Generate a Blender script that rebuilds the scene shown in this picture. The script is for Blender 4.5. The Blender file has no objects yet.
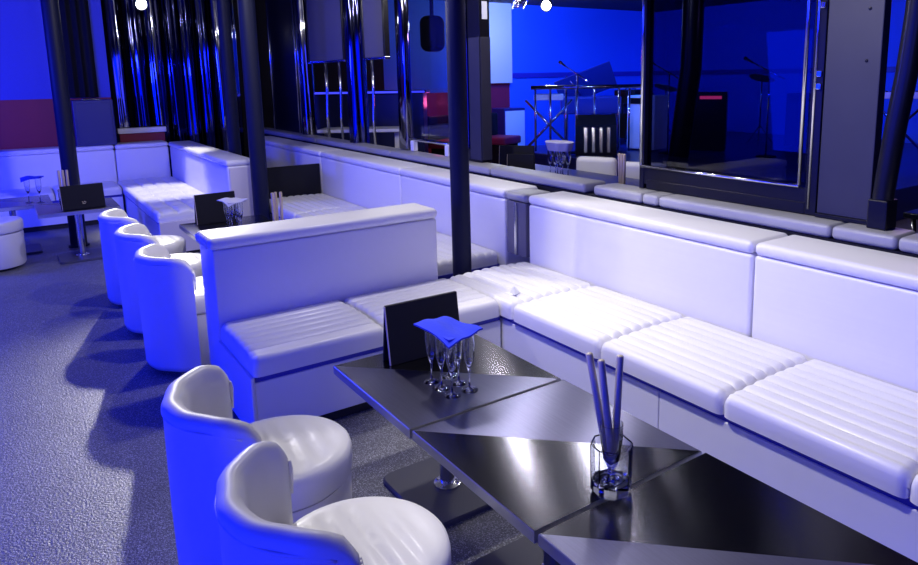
import bpy, bmesh, math, random
from mathutils import Vector, Matrix
random.seed(7)
PI = math.pi
S = bpy.context.scene
COL = S.collection

# ------------------------------------------------------------------ helpers
def link(name, bm, mats, parent=None, smooth=False, angle=None):
    me = bpy.data.meshes.new(name)
    bmesh.ops.recalc_face_normals(bm, faces=bm.faces)
    bm.to_mesh(me); bm.free()
    if not isinstance(mats, (list, tuple)): mats = [mats]
    for m in mats: me.materials.append(m)
    if smooth:
        for p in me.polygons: p.use_smooth = True
        if angle: me.set_sharp_from_angle(angle=math.radians(angle))
    o = bpy.data.objects.new(name, me); COL.objects.link(o)
    if parent: o.parent = parent
    return o
def tag(o, label, cat, group=None, kind=None):
    o['label'] = label; o['category'] = cat
    if group: o['group'] = group
    if kind: o['kind'] = kind
    return o
def struct(name, bm, m, parent=None, smooth=False):
    o = link(name, bm, m, parent, smooth)
    if not parent: o['kind'] = 'structure'
    return o
def thing(name, label, cat, loc=(0, 0, 0), rz=0, group=None):
    o = bpy.data.objects.new(name, None); COL.objects.link(o)
    o.empty_display_size = .1
    o.location = loc; o.rotation_euler = (0, 0, rz)
    return tag(o, label, cat, group)
def dup(root, loc, rz=0, label=None, group=None):
    r = root.copy(); COL.objects.link(r); r.location = loc; r.rotation_euler = (0, 0, rz)
    if label: r['label'] = label
    if group: r['group'] = group
    for ch in list(root.children):
        c = ch.copy(); COL.objects.link(c); c.parent = r
        for g in list(ch.children):
            d = g.copy(); COL.objects.link(d); d.parent = c
    return r
def B(): return bmesh.new()
def box(bm, x0, x1, y0, y1, z0, z1, r=0, seg=3, mi=0, M=None):
    x0, x1 = min(x0, x1), max(x0, x1); y0, y1 = min(y0, y1), max(y0, y1); z0, z1 = min(z0, z1), max(z0, z1)
    t = bmesh.new()
    bmesh.ops.create_cube(t, size=1)
    for v in t.verts:
        v.co = Vector(((x0+x1)/2+v.co.x*(x1-x0), (y0+y1)/2+v.co.y*(y1-y0), (z0+z1)/2+v.co.z*(z1-z0)))
    if r: bmesh.ops.bevel(t, geom=t.edges[:], offset=r, segments=seg, profile=.5, affect='EDGES')
    merge(bm, t, mi, M)
    return bm
def merge(bm, t, mi=0, M=None):
    vm = {}
    for v in t.verts: vm[v] = bm.verts.new(M @ v.co if M else v.co)
    for f in t.faces:
        try:
            g = bm.faces.new([vm[v] for v in f.verts]); g.material_index = mi
        except ValueError: pass
    t.free()
def loft(bm, secs, closed=True, caps=True, mi=0):
    rows = [[bm.verts.new(p) for p in s] for s in secs]
    n = len(rows[0])
    for a, b in zip(rows[:-1], rows[1:]):
        for i in range(n if closed else n-1):
            j = (i+1) % n
            f = bm.faces.new((a[i], a[j], b[j], b[i])); f.material_index = mi
    if caps:
        for r in (rows[0], rows[-1]):
            f = bm.faces.new(r); f.material_index = mi
    return bm
def lathe(bm, prof, n=32, c=(0, 0, 0), mi=0, M=None):
    t = bmesh.new(); rows = []
    for r, z in prof:
        if r < 1e-6: rows.append([t.verts.new((c[0], c[1], c[2]+z))])
        else: rows.append([t.verts.new((c[0]+r*math.cos(2*PI*i/n), c[1]+r*math.sin(2*PI*i/n), c[2]+z)) for i in range(n)])
    for a, b in zip(rows[:-1], rows[1:]):
        if len(a) == 1 and len(b) == 1: continue
        for i in range(n):
            j = (i+1) % n
            if len(a) == 1: t.faces.new((a[0], b[j], b[i]))
            elif len(b) == 1: t.faces.new((a[i], a[j], b[0]))
            else: t.faces.new((a[i], a[j], b[j], b[i]))
    for r in (rows[0], rows[-1]):
        if len(r) > 1: t.faces.new(r)
    merge(bm, t, mi, M); return bm
def tube(bm, pts, r, n=10, mi=0, rr=None):
    pts = [Vector(p) for p in pts]; secs = []
    up = Vector((0, 0, 1))
    for i, p in enumerate(pts):
        d = (pts[min(i+1, len(pts)-1)]-pts[max(i-1, 0)]).normalized()
        a = d.cross(up) if abs(d.z) < .95 else d.cross(Vector((0, 1, 0)))
        a.normalize(); b = d.cross(a)
        q = rr[i] if rr else r
        secs.append([p+a*q*math.cos(2*PI*k/n)+b*q*math.sin(2*PI*k/n) for k in range(n)])
    return loft(bm, secs, mi=mi)

# ------------------------------------------------------------------ materials
def newmat(name):
    m = bpy.data.materials.new(name); m.use_nodes = True
    nt = m.node_tree; return m, nt, nt.nodes['Principled BSDF'], nt.nodes['Material Output']
def P(name, col, rough=.5, metal=0, coat=0, bump=0, bscale=40, bst=(1, 1, 1), emit=None, es=0, spec=.5, var=0):
    m, nt, b, out = newmat(name)
    b.inputs['Base Color'].default_value = (*col, 1); b.inputs['Roughness'].default_value = rough
    b.inputs['Metallic'].default_value = metal; b.inputs['Coat Weight'].default_value = coat
    b.inputs['Coat Roughness'].default_value = .15
    b.inputs['Specular IOR Level'].default_value = spec
    if emit: b.inputs['Emission Color'].default_value = (*emit, 1); b.inputs['Emission Strength'].default_value = es
    tc = nt.nodes.new('ShaderNodeTexCoord'); mp = nt.nodes.new('ShaderNodeMapping')
    mp.inputs['Scale'].default_value = bst; nt.links.new(tc.outputs['Object'], mp.inputs['Vector'])
    nz = nt.nodes.new('ShaderNodeTexNoise'); nz.inputs['Scale'].default_value = bscale; nz.inputs['Detail'].default_value = 3
    nt.links.new(mp.outputs['Vector'], nz.inputs['Vector'])
    if bump:
        bp = nt.nodes.new('ShaderNodeBump'); bp.inputs['Strength'].default_value = bump; bp.inputs['Distance'].default_value = .01
        nt.links.new(nz.outputs['Fac'], bp.inputs['Height']); nt.links.new(bp.outputs['Normal'], b.inputs['Normal'])
    if var:
        mx = nt.nodes.new('ShaderNodeMixRGB'); mx.inputs['Color1'].default_value = (*[c*(1-var) for c in col], 1)
        mx.inputs['Color2'].default_value = (*[min(1, c*(1+var)) for c in col], 1)
        nt.links.new(nz.outputs['Fac'], mx.inputs['Fac']); nt.links.new(mx.outputs['Color'], b.inputs['Base Color'])
    return m
def brushed(name, col, rough, rot):
    m, nt, b, out = newmat(name)
    b.inputs['Metallic'].default_value = 1; b.inputs['Roughness'].default_value = rough
    b.inputs['Anisotropic'].default_value = .75; b.inputs['Anisotropic Rotation'].default_value = rot
    tg = nt.nodes.new('ShaderNodeTangent'); tg.direction_type = 'UV_MAP'; tg.uv_map = 'brush'
    nt.links.new(tg.outputs['Tangent'], b.inputs['Tangent'])
    uv = nt.nodes.new('ShaderNodeUVMap'); uv.uv_map = 'brush'
    mp = nt.nodes.new('ShaderNodeMapping'); mp.inputs['Scale'].default_value = (3, 90, 1)
    nt.links.new(uv.outputs['UV'], mp.inputs['Vector'])
    nz = nt.nodes.new('ShaderNodeTexNoise'); nz.inputs['Scale'].default_value = 2; nz.inputs['Detail'].default_value = 4
    nt.links.new(mp.outputs['Vector'], nz.inputs['Vector'])
    mx = nt.nodes.new('ShaderNodeMixRGB'); mx.inputs['Color1'].default_value = (*[c*.8 for c in col], 1); mx.inputs['Color2'].default_value = (*[min(1, c*1.15) for c in col], 1)
    nt.links.new(nz.outputs['Fac'], mx.inputs['Fac']); nt.links.new(mx.outputs['Color'], b.inputs['Base Color'])
    return m
def glassmat(name, tint, rough=0.0):
    m, nt, b, out = newmat(name)
    nt.nodes.remove(b)
    g = nt.nodes.new('ShaderNodeBsdfGlass'); g.inputs['Color'].default_value = (*tint, 1); g.inputs['IOR'].default_value = 1.45; g.inputs['Roughness'].default_value = rough
    nt.links.new(g.outputs[0], out.inputs['Surface']); return m
def panemat(name, tint, gl=.6):
    m, nt, b, out = newmat(name); nt.nodes.remove(b)
    t = nt.nodes.new('ShaderNodeBsdfTransparent'); t.inputs['Color'].default_value = (*tint, 1)
    g = nt.nodes.new('ShaderNodeBsdfGlossy'); g.inputs['Roughness'].default_value = .02; g.inputs['Color'].default_value = (gl, gl, gl, 1)
    lw = nt.nodes.new('ShaderNodeLayerWeight'); pw = nt.nodes.new('ShaderNodeMath'); pw.operation = 'POWER'; pw.inputs[1].default_value = 4; nt.links.new(lw.outputs['Facing'], pw.inputs[0])
    f = nt.nodes.new('ShaderNodeMath'); f.operation = 'MULTIPLY_ADD'; f.inputs[1].default_value = .8; f.inputs[2].default_value = .04; nt.links.new(pw.outputs[0], f.inputs[0])
    mx = nt.nodes.new('ShaderNodeMixShader'); nt.links.new(f.outputs[0], mx.inputs[0])
    nt.links.new(t.outputs[0], mx.inputs[1]); nt.links.new(g.outputs[0], mx.inputs[2]); nt.links.new(mx.outputs[0], out.inputs['Surface']); return m

LEATHER = P('white_leather', (.80, .79, .80), .44, coat=.06, bump=.10, bscale=9)
BACKLEATHER = P('white_back_leather', (.80, .79, .80), .42, bump=.35, bscale=1.6, bst=(.25, .25, 7))
LEATHER2 = P('white_leather_soft', (.80, .79, .80), .42, bump=.2, bscale=14)
PANEL = P('white_laminate', (.82, .82, .84), .45)
BEIGE = P('end_panel_paint', (.70, .66, .66), .5)
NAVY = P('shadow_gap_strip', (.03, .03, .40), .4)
PLINTH = P('black_plinth', (.012, .012, .02), .5)
GREYPAD = P('grey_leather', (.32, .32, .34), .4, bump=.15, bscale=18)
BLACK = P('black_lacquer', (.006, .006, .010), .28, coat=.08, spec=.25)
BLACKMATTE = P('black_matte', (.010, .010, .014), .7, spec=.15)
BOARD = P('menu_board_black', (.008, .008, .014), .6, spec=.2)
BOARDEDGE = P('menu_edge', (.55, .48, .42), .4)
CHROME = P('chrome', (.75, .75, .78), .14, 1)
STEEL = P('brushed_tube_steel', (.55, .45, .30), .4, .15)
TOPA = brushed('brushed_steel_lengthwise', (.17, .17, .21), .18, 0)
TOPB = brushed('brushed_steel_crosswise', (.18, .18, .30), .28, .25)  # blue tint in the steel stands in for blue light on it
EDGE = P('table_edge_steel', (.65, .65, .68), .32, 1)
BASEM = P('table_base_powder', (.07, .07, .09), .42)
TUBE = P('warm_tint_tube_steel', (.45, .40, .28), .4, .1)  # warm tint put in to offset the blue light on the near muddlers
NAPKIN = P('blue_napkin', (.01, .03, .55), .9, bump=.2, bscale=60)
NAPKINPALE = P('pale_napkin', (.42, .42, .62), .85, bump=.2, bscale=60)
GLASS = glassmat('clear_glass', (.96, .97, 1))
PANE = panemat('clear_pane', (.86, .88, .95), .7)
TINT = panemat('tinted_pane', (.30, .32, .46), .8)
MIRROR = P('dark_mirror', (.26, .26, .33), .07, 1, bump=.25, bscale=2.2, bst=(3, 3, .5))
MIRRORB = P('smoked_mirror', (.06, .065, .16), .08, 1, bump=.25, bscale=2.0, bst=(3, 3, .5))
SMOKE = P('grey_board', (.13, .125, .17), .45)
SLATE = P('slate_panel', (.022, .022, .04), .5, bump=.08, bscale=6, var=.2)
WALLBLUE = P('blue_wall_paint', (.03, .05, .50), .6, var=.08)
STAGEBLUE = P('stage_wall_blue', (.03, .16, .90), .6, var=.08)
WALLRED = P('red_wall_paint', (.25, .012, .05), .6, var=.08)
WALLWHITE = P('pale_wall_paint', (.75, .80, .85), .6)
WALLDARK = P('dark_wall', (.008, .008, .02), .7, spec=.2)
CEIL = P('dark_ceiling', (.02, .02, .03), .7)
LAMPGLOW = P('lamp_glow', (1, 1, 1), .4, emit=(.9, .92, 1), es=60)
BLUEGLOW = P('blue_glow', (.1, .1, 1), .4, emit=(.05, .06, 1), es=1.3)
REDGLOW = P('red_led', (1, .05, .1), .4, emit=(1, .05, .15), es=2.5)
WHITEPAINT = P('white_paint', (.8, .8, .82), .4)
DARKBLUE = P('dark_blue_lacquer', (.02, .025, .14), .3)
GOLD = P('gold_mark', (.7, .6, .35), .4)

def floormat():
    m, nt, b, out = newmat('speckled_floor')
    tc = nt.nodes.new('ShaderNodeTexCoord')
    v = nt.nodes.new('ShaderNodeTexVoronoi'); v.inputs['Scale'].default_value = 300
    nt.links.new(tc.outputs['Object'], v.inputs['Vector'])
    rmp = nt.nodes.new('ShaderNodeValToRGB'); e = rmp.color_ramp
    e.elements[0].position = .0; e.elements[0].color = (.13, .13, .135, 1)
    e.elements[1].position = .72; e.elements[1].color = (.15, .15, .16, 1)
    k = e.elements.new(.86); k.color = (.50, .50, .52, 1)
    sep = nt.nodes.new('ShaderNodeSeparateColor'); nt.links.new(v.outputs['Color'], sep.inputs[0])
    nt.links.new(sep.outputs[0], rmp.inputs['Fac'])
    n2 = nt.nodes.new('ShaderNodeTexNoise'); n2.inputs['Scale'].default_value = 1.6; n2.inputs['Detail'].default_value = 4
    nt.links.new(tc.outputs['Object'], n2.inputs['Vector'])
    mx = nt.nodes.new('ShaderNodeMixRGB'); mx.blend_type = 'MULTIPLY'; mx.inputs['Fac'].default_value = .35
    nt.links.new(rmp.outputs['Color'], mx.inputs['Color1']); nt.links.new(n2.outputs['Fac'], mx.inputs['Color2'])
    nt.links.new(mx.outputs['Color'], b.inputs['Base Color'])
    b.inputs['Roughness'].default_value = .42
    n3 = nt.nodes.new('ShaderNodeTexNoise'); n3.inputs['Scale'].default_value = 110; n3.inputs['Detail'].default_value = 2
    nt.links.new(tc.outputs['Object'], n3.inputs['Vector'])
    bp = nt.nodes.new('ShaderNodeBump'); bp.inputs['Strength'].default_value = .55; bp.inputs['Distance'].default_value = .006
    nt.links.new(n3.outputs['Fac'], bp.inputs['Height']); nt.links.new(bp.outputs['Normal'], b.inputs['Normal'])
    return m
FLOOR = floormat()

# ------------------------------------------------------------------ room shell
X0, X1, Y0, Y1, ZC = -2.2, 12.2, -13.2, 4.4, 3.1
struct('floor', box(B(), X0-.1, X1+.1, Y0-.1, Y1+.1, -.1, 0), FLOOR)
struct('ceiling', box(B(), X0-.1, X1+.1, Y0-.1, Y1+.1, ZC, ZC+.1), CEIL)
struct('wall_left', box(B(), X0-.1, X1+.1, Y1, Y1+.1, 0, ZC), WALLDARK)
struct('wall_front', box(B(), X0-.1, X0, Y0, Y1, 0, ZC), WALLDARK)
struct('wall_right', box(B(), X0, X1, Y0-.1, Y0, 0, ZC), STAGEBLUE)
# far end wall of the seating side: dark red below, blue above
bm = B(); box(bm, 10.40, 10.55, -1.20, Y1, 0, 1.455, mi=0); box(bm, 10.40, 10.55, -1.20, Y1, 1.455, ZC, mi=1)
struct('wall_back', bm, [WALLRED, WALLBLUE])
# far end wall beyond the openings
bm = B()
box(bm, 12.1, 12.25, -8.20, -5.9, 0, 1.34, mi=0); box(bm, 12.1, 12.25, -8.20, -5.9, 1.34, ZC, mi=1); box(bm, 12.1, 12.25, -5.9, -1.30, 0, ZC, mi=4)
box(bm, 12.1, 12.25, Y0, -8.78, 0, ZC, mi=2); box(bm, 12.1, 12.25, -8.78, -8.20, 0, 1.5, mi=0)
box(bm, 12.0, 12.25, -8.78, -8.20, 1.5, ZC, mi=3)
struct('wall_stage', bm, [WALLRED, STAGEBLUE, STAGEBLUE, WALLWHITE, WALLDARK])
bm = box(B(), 12.06, 12.1, Y0, -8.80, 1.60, 1.70); box(bm, 4, 12.1, Y0, Y0+.04, 1.60, 1.70)
struct('trim_1', bm, NAVY)
# low wall that carries the padded ledge
struct('wall_ledge', box(B(), -1.2, 10.9, -3.34, -3.10, 0, .872), WALLDARK)

# ------------------------------------------------------------------ cushions
def channel(L, D, H, nr, amp=.010, r=.035, cross=0):
    """cushion, length along x, ribs along x; rounded at all edges; cross = channels the other way too"""
    bm = B(); secs = []
    ts = [0, .12*r, .35*r, .65*r, r]
    if cross: mid = [r+(L-2*r)*i/(cross*8) for i in range(1, cross*8)]
    else: mid = [r+(L-2*r)*i/8 for i in range(1, 8)]
    stations = ts+mid+[L-t for t in reversed(ts)]
    ntop = nr*8
    for x in stations:
        t = min(x, L-x); e = 0 if t >= r else r-math.sqrt(max(0, r*r-(r-t)**2))
        g2 = 0
        if cross:
            u = (x-r)/(L-2*r); g2 = amp*(1-abs(math.sin(PI*u*cross))**.5) if 0 < u < 1 else 0
        sec = []; ei = e*.55
        sec.append((x, ei, 0)); sec.append((x, ei, (H-r)*.5))
        for k in range(6):
            a = PI/2*k/5; sec.append((x, ei+r-r*math.cos(a), max(.004, H-e-r+r*math.sin(a))))
        for k in range(1, ntop):
            u = k/ntop; y = r+(D-2*r)*u
            z = H-e-max(amp*(1-abs(math.sin(PI*u*nr))**.5), g2)+.010*math.sin(PI*u)
            sec.append((x, y, z))
        for k in range(6):
            a = PI/2*(1-k/5); sec.append((x, D-ei-r+r*math.cos(a), max(.004, H-e-r+r*math.sin(a))))
        sec.append((x, D-ei, (H-r)*.5)); sec.append((x, D-ei, 0))
        secs.append(sec)
    loft(bm, secs); return bm
SEAT_Z, GAP_Z = .335, .305     # underside of cushions, underside of the recessed strip
def seat(x, y, rz, L, D, label, group, cross=0, nr=8, H=.095):
    o = link('seat_cushion', channel(L, D, H, nr, .020 if cross else .0135, cross=cross), LEATHER, smooth=True, angle=60)
    o.location = (x, y, SEAT_Z); o.rotation_euler = (0, 0, rz)
    return tag(o, label, 'cushion', group)
G1 = 'seat cushions on the benches'
# long right bench: local x -> world -X, local y -> world -Y
for a, b, lab in ((2.93, 2.245, 'white ribbed seat cushion on the long bench, next to the corner cushion'),
                  (2.24, 1.555, 'white ribbed seat cushion on the long bench, second after the corner cushion'),
                  (1.55, .865, 'white ribbed seat cushion on the long bench nearest the right edge that shows whole'),
                  (.86, .18, 'white ribbed seat cushion cut off by the right edge of the photo')):
    seat(a+.045, -2.15, PI, a-b, .615, lab, G1)
seat(3.66, -2.15, PI, .68, .615, 'white ribbed corner seat cushion where the two benches meet', G1)
# bench in front of the near booth divider, ribs along Y
seat(3.66, -1.452, PI/2, .655, .595, 'white ribbed seat cushion at the blue-lit free end of the short bench', G1, nr=7)
seat(3.66, -2.145, PI/2, .688, .595, 'white ribbed seat cushion of the short bench, behind the menu board on the table', G1, nr=7)
# middle booth
xs = (3.97, 4.78, 5.55, 6.32, 7.30)
labs = ('white ribbed seat cushion at the foot of the near black pole, behind the divider', 'white ribbed seat cushion of the middle booth, second from the near black pole',
        'white ribbed seat cushion of the middle booth, third from the near black pole', 'white ribbed seat cushion in front of the low black end panel')
for a, b, lab in zip(xs[:-1], xs[1:], labs): seat(b-.005, -2.11, PI, b-a-.01, .66, lab, G1)
for a, b, lab in ((7.38, 8.6, 'white seat cushion behind the low black end panel'), (8.62, 9.9, 'white seat cushion deep behind the pair of dark poles')):
    seat(b, -2.20, PI, b-a, .57, lab, G1)
# far booth
seat(9.93, -1.10, PI, 2.75, .66, 'white quilted seat cushion of the far booth, brightly lit squares', G1, cross=8, nr=4)
for y0, y1, lab in ((-1.09, -.42, 'blue-lit far bench seat cushion right of the far black pole'), (-.41, .45, 'blue-lit far bench seat cushion behind the two far flutes'),
                    (.46, 1.3, 'blue-lit far bench seat cushion out at the left edge')):
    seat(10.0, y0, PI/2, y1-y0, .65, lab, G1, nr=4)

# ------------------------------------------------------------------ bench bases
def bench(name, label, x0, x1, y0, y1, front, ends=()):
    """front: '+y' or '-x', the side the sitter's legs hang over"""
    t = thing(name, label, 'bench', ((x0+x1)/2, (y0+y1)/2, 0), 0, 'bench bases')
    ox, oy = (x0+x1)/2, (y0+y1)/2
    def L(nm, a, b, c, d, e, f, m, r=.004): link(nm, box(B(), a-ox, b-ox, c-oy, d-oy, e, f, r, 2), m, t)
    i, g = .016, .05
    if front == '+y':
        L('plinth', x0, x1, y0, y1-g, 0, .06, PLINTH); L('front_panel', x0, x1, y0, y1-i, .06, GAP_Z, PANEL)
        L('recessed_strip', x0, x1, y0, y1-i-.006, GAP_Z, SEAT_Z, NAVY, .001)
    else:
        L('plinth', x0+g, x1, y0, y1, 0, .06, PLINTH); L('front_panel', x0+i, x1, y0, y1, .06, GAP_Z, PANEL)
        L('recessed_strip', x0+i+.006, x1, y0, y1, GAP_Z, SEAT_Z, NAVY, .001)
    for e in ends:
        if e == '+y': L('end_panel', x0+.012, x1, y1, y1+.018, .03, SEAT_Z, LEATHER)
        if e == '-x': L('end_panel', x0-.02, x0, y0, y1-.01, .03, SEAT_Z, BEIGE)
    return t
bench('banquette', 'white long bench base below the corner seat, joint beside the glass tumbler', 1.935, 3.66, -2.77, -2.155, '+y')
bench('banquette', 'white long bench base running out at the right beside the steel tables', .18, 1.931, -2.77, -2.155, '+y')
bench('banquette', 'white short bench base under the two cushions before the near divider', 3.065, 3.66, -2.15, -.80, '-x', ('+y',))
bench('banquette', 'white bench base of the middle booth behind the divider', 3.97, 7.32, -2.77, -2.11, '+y')
bench('banquette', 'white bench base behind the low black end panel', 7.38, 9.92, -2.77, -2.20, '+y')
bench('banquette', 'blue-lit bench base with beige end under the quilted far seat', 7.18, 9.93, -1.755, -1.10, '+y', ('-x',))
bench('banquette', 'blue-lit bench base along the red and blue end wall', 9.35, 10.0, -1.09, 1.3, '-x')

# ------------------------------------------------------------------ backrests
def backrest(name, label, a, b, axis, face, depth, sgn, zc=.812, zt=.873, joints=1):
    """panel whose padded face looks along +sgn axis; a..b is its run"""
    t = thing(name, label, 'backrest', (0, 0, 0), 0, 'padded backrests')
    def bx(nm, d0, d1, z0, z1, r, m=BACKLEATHER, gap=.002, n=1):
        bm = B(); lo, hi = face-sgn*d0, face-sgn*d1
        for k in range(n):
            p, q = a+(b-a)*k/n+gap, a+(b-a)*(k+1)/n-gap
            if axis == 'x': box(bm, p, q, lo, hi, z0, z1, r, 4)
            else: box(bm, lo, hi, p, q, z0, z1, r, 4)
        o = link(nm, bm, m, None, True, 40)
        return o
    base = Vector(((a+b)/2, face, 0)) if axis == 'x' else Vector((face, (a+b)/2, 0))
    t.location = base
    for o in (bx('pad', .008, depth, .0, zc-.001, .018), bx('top_cap', 0, depth, zc+.001, zt, .026)):
        o.parent = t; o.location = -base
    return t
backrest('backrest', 'white padded backrest panel of the long bench beside the corner, with a shadow band', 1.925, 3.64, 'x', -2.77, .31, 1)
backrest('backrest', 'white padded backrest panel of the long bench at the right edge', .20, 1.92, 'x', -2.77, .31, 1)
backrest('backrest', 'white padded backrest behind the near black pole, with metal end post', 3.90, 5.47, 'x', -2.77, .31, 1)
backrest('backrest', 'white padded backrest of the middle booth beside the low black end panel', 5.475, 7.33, 'x', -2.77, .31, 1)
backrest('backrest', 'white padded backrest seen over the low black end panel', 7.34, 9.95, 'x', -2.77, .31, 1)
backrest('backrest', 'blue-lit padded backrest on the end wall in the corner of the far booth', -1.755, -1.135, 'y', 10.0, .34, -1)
backrest('backrest', 'blue-lit padded backrest on the end wall behind the far black pole', -1.13, .45, 'y', 10.0, .34, -1)
backrest('backrest', 'blue-lit padded backrest on the end wall at the left edge', .455, 1.3, 'y', 10.0, .34, -1)
# the end post between the two backrests
t = thing('end_post', 'grey metal end post between two white backrest panels right of the near black pole', 'post', (3.77, -2.80, 0))
link('post_body', box(B(), -.105, .105, -.15, .025, .44, .81, .004, 2), SMOKE, t)
link('metal_strip', box(B(), -.012, .012, .025, .036, .44, .81, .002, 2), CHROME, t)
link('rounded_cap', box(B(), -.12, .115, -.20, .035, .815, .872, .024, 4), GREYPAD, t, True, 40)

def divider(label, x0, x1, y0, y1, zt=.873, pale_end=None):
    t = thing('booth_divider', label, 'partition', ((x0+x1)/2, (y0+y1)/2, 0), 0, 'padded booth dividers')
    ox, oy = t.location.x, t.location.y
    link('body', box(B(), x0-ox, x1-ox, y0-oy, y1-oy, .02, zt-.062, .012, 3), LEATHER2, t, True, 40)
    link('top_cap', box(B(), x0-.010-ox, x1+.010-ox, y0-.008-oy, y1+.014-oy, zt-.060, zt, .026, 4), LEATHER, t, True, 40)
    if pale_end == '-x':
        link('end_panel', box(B(), x0-.016-ox, x0-.001-ox, y0+.015-oy, y1-.015-oy, .05, zt-.075, .003, 2), BEIGE, t)
    if pale_end == '+y':
        bm = B()
        for k in range(6):
            x = x0+.03+(x1-x0-.06)*k/5
            tube(bm, [(x-ox, y1+.010-oy-.012, zt-.004), (x-ox, y1+.014-oy, zt-.018), (x-ox, y1+.012-oy, zt-.05)], .009, 8)
        link('gathers', bm, LEATHER, t, True)
    return t
divider('white padded booth divider behind the short bench, blue-lit free end', 3.67, 3.945, -2.10, -.795, zt=.862, pale_end='+y')
divider('white padded booth divider of the far booth with beige end panel', 7.16, 9.98, -2.02, -1.762, pale_end='-x')
o = link('bench_divider', box(B(), 7.328, 7.365, -2.765, -2.12, .0, .745, .006, 2), BOARD)
tag(o, 'low black end panel closing the middle booth bench', 'panel')

# ------------------------------------------------------------------ padded ledge on the low wall
for a, b, lab in ((.55, 1.435, 'grey padded ledge piece under the curved black column'), (1.44, 1.735, 'short grey padded ledge piece below the slate panel'),
                  (1.74, 2.80, 'grey padded ledge piece below the dark glazed frame'), (2.805, 2.93, 'very short grey padded ledge piece left of the dark glazed frame'),
                  (2.935, 3.36, 'grey padded ledge piece below the pale chair back'), (3.44, 4.55, 'grey padded ledge piece right of the mirrored pillar'),
                  (4.56, 6.3, 'grey padded ledge piece behind the near black pole'), (6.31, 8.3, 'grey padded ledge piece below the chrome post'),
                  (8.31, 10.8, 'grey padded ledge piece farthest back, behind the pair of dark poles')):
    o = link('ledge_pad', box(B(), a, b, -3.30, -3.095, .873, .938, .022, 4), GREYPAD, None, True, 40)
    tag(o, lab, 'ledge', 'padded ledge pieces')

# ------------------------------------------------------------------ tub chairs
def make_chair(label):
    t = thing('tub_chair', label, 'chair', (0, 0, 0), 0, 'white tub chairs')
    # sitter faces local -Y; shell wraps the +Y side
    R, T, H = .300, .060, .690
    bm = B(); secs = []
    A0, A1, N = math.radians(15), math.radians(165), 48
    for k in range(N+1):
        a = A0+(A1-A0)*k/N
        s = min(k, N-k)/N*(A1-A0)        # angular distance to nearest arm end
        h = H-.045*max(0, 1-s/.40)**2
        e = max(0, 1-s/.10)
        th = T*(1-.25*e); r0 = R-.002+.0025*math.sin(7.3*a+1)+.002*math.sin(13.1*a)
        pr = [(r0-.012, .028), (r0, .06), (r0+.004, h*.5), (r0+.002, h-.05)]
        for q in range(1, 8):
            b = PI*q/8; pr.append((r0+.004-th/2+(th/2+.004)*math.cos(b), h-.035+.035*math.sin(b)-.02*e))
        pr += [(r0-th, h-.06), (r0-th, .33), (r0-th, .028)]
        secs.append([(p*math.cos(a), p*math.sin(a), z) for p, z in pr])
    loft(bm, secs)
    sh = link('backrest', bm, LEATHER, t, True, 70)
    # rim piping
    bm = B(); pts = []
    for k in range(3, N-2):
        a = A0+(A1-A0)*k/N; s = min(k, N-k)/N*(A1-A0); h = H-.045*max(0, 1-s/.40)**2
        pts.append(((R+.001)*math.cos(a), (R+.001)*math.sin(a), h-.040))
    tube(bm, pts, .0045, 6); link('piping', bm, LEATHER, sh, True)
    # gathers at both arm ends
    for sgn in (1, -1):
        bm = B()
        for q in range(4):
            a = A0 if sgn == 1 else A1
            a2 = a-sgn*.012
            p = R-.006-q*.013
            tube(bm, [(p*math.cos(a2), p*math.sin(a2), .60), (p*math.cos(a2-sgn*.012), p*math.sin(a2-sgn*.012), .575), (p*math.cos(a2-sgn*.01), p*math.sin(a2-sgn*.01), .50)], .0065, 6, rr=[.005, .0065, .003])
        link('gathers', bm, LEATHER, sh, True)
    link('base', lathe(B(), [(0, .025), (.222, .025), (.232, .04), (.236, .316), (.229, .330), (0, .330)], 48, (0, -.028, 0)), LEATHER2, t, True, 40)
    link('foot', lathe(B(), [(0, 0), (.195, 0), (.195, .026), (0, .026)], 40, (0, -.01, 0)), PLINTH, t, True, 40)
    # ribbed round seat
    bm = B(); rows = []; Rs = .240; n = 64
    prof = [(Rs-.025, .332), (Rs-.003, .340), (Rs+.001, .352), (Rs+.001, .412), (Rs-.003, .428), (Rs-.012, .438), (Rs-.04, .443)]
    top = [(Rs-.04)*(1-i/12) for i in range(1, 12)]
    for r, z in prof: rows.append([bm.verts.new((r*math.cos(2*PI*i/n), -.030+r*math.sin(2*PI*i/n), z)) for i in range(n)])
    for r in top:
        row = []
        for i in range(n):
            x, y = r*math.cos(2*PI*i/n), r*math.sin(2*PI*i/n)
            g = .009*(1-abs(math.sin(PI*(y/.066+.5)))**.5)
            row.append(bm.verts.new((x, -.030+y, .443+.008*(1-(r/Rs)**2)-g)))
        rows.append(row)
    for a, b in zip(rows[:-1], rows[1:]):
        for i in range(n): bm.faces.new((a[i], a[(i+1) % n], b[(i+1) % n], b[i]))
    bm.faces.new(rows[0]); bm.faces.new(rows[-1])
    link('seat', bm, LEATHER, t, True, 60)
    return t
CH = make_chair('white tub chair at the near table, the farther one of the two in front')
CH.location = (2.225, -.605, 0); CH.rotation_euler = (0, 0, -.07)
for x, y, rz, lab in ((1.585, -.61, -.02, 'white tub chair cut off by the bottom edge, nearest the camera'),
                      (4.37, -.835, .06, 'white tub chair by the blue-lit divider end, nearest of three in a row'),
                      (5.12, -.825, -.03, 'white tub chair in the middle of the row of three'),
                      (5.87, -.81, .04, 'white tub chair farthest back in the row of three, close to the far table'),
                      (7.73, .20, .0, 'white tub chair cut off by the left edge of the photo')):
    dup(CH, (x, y, 0), rz, lab)

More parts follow.
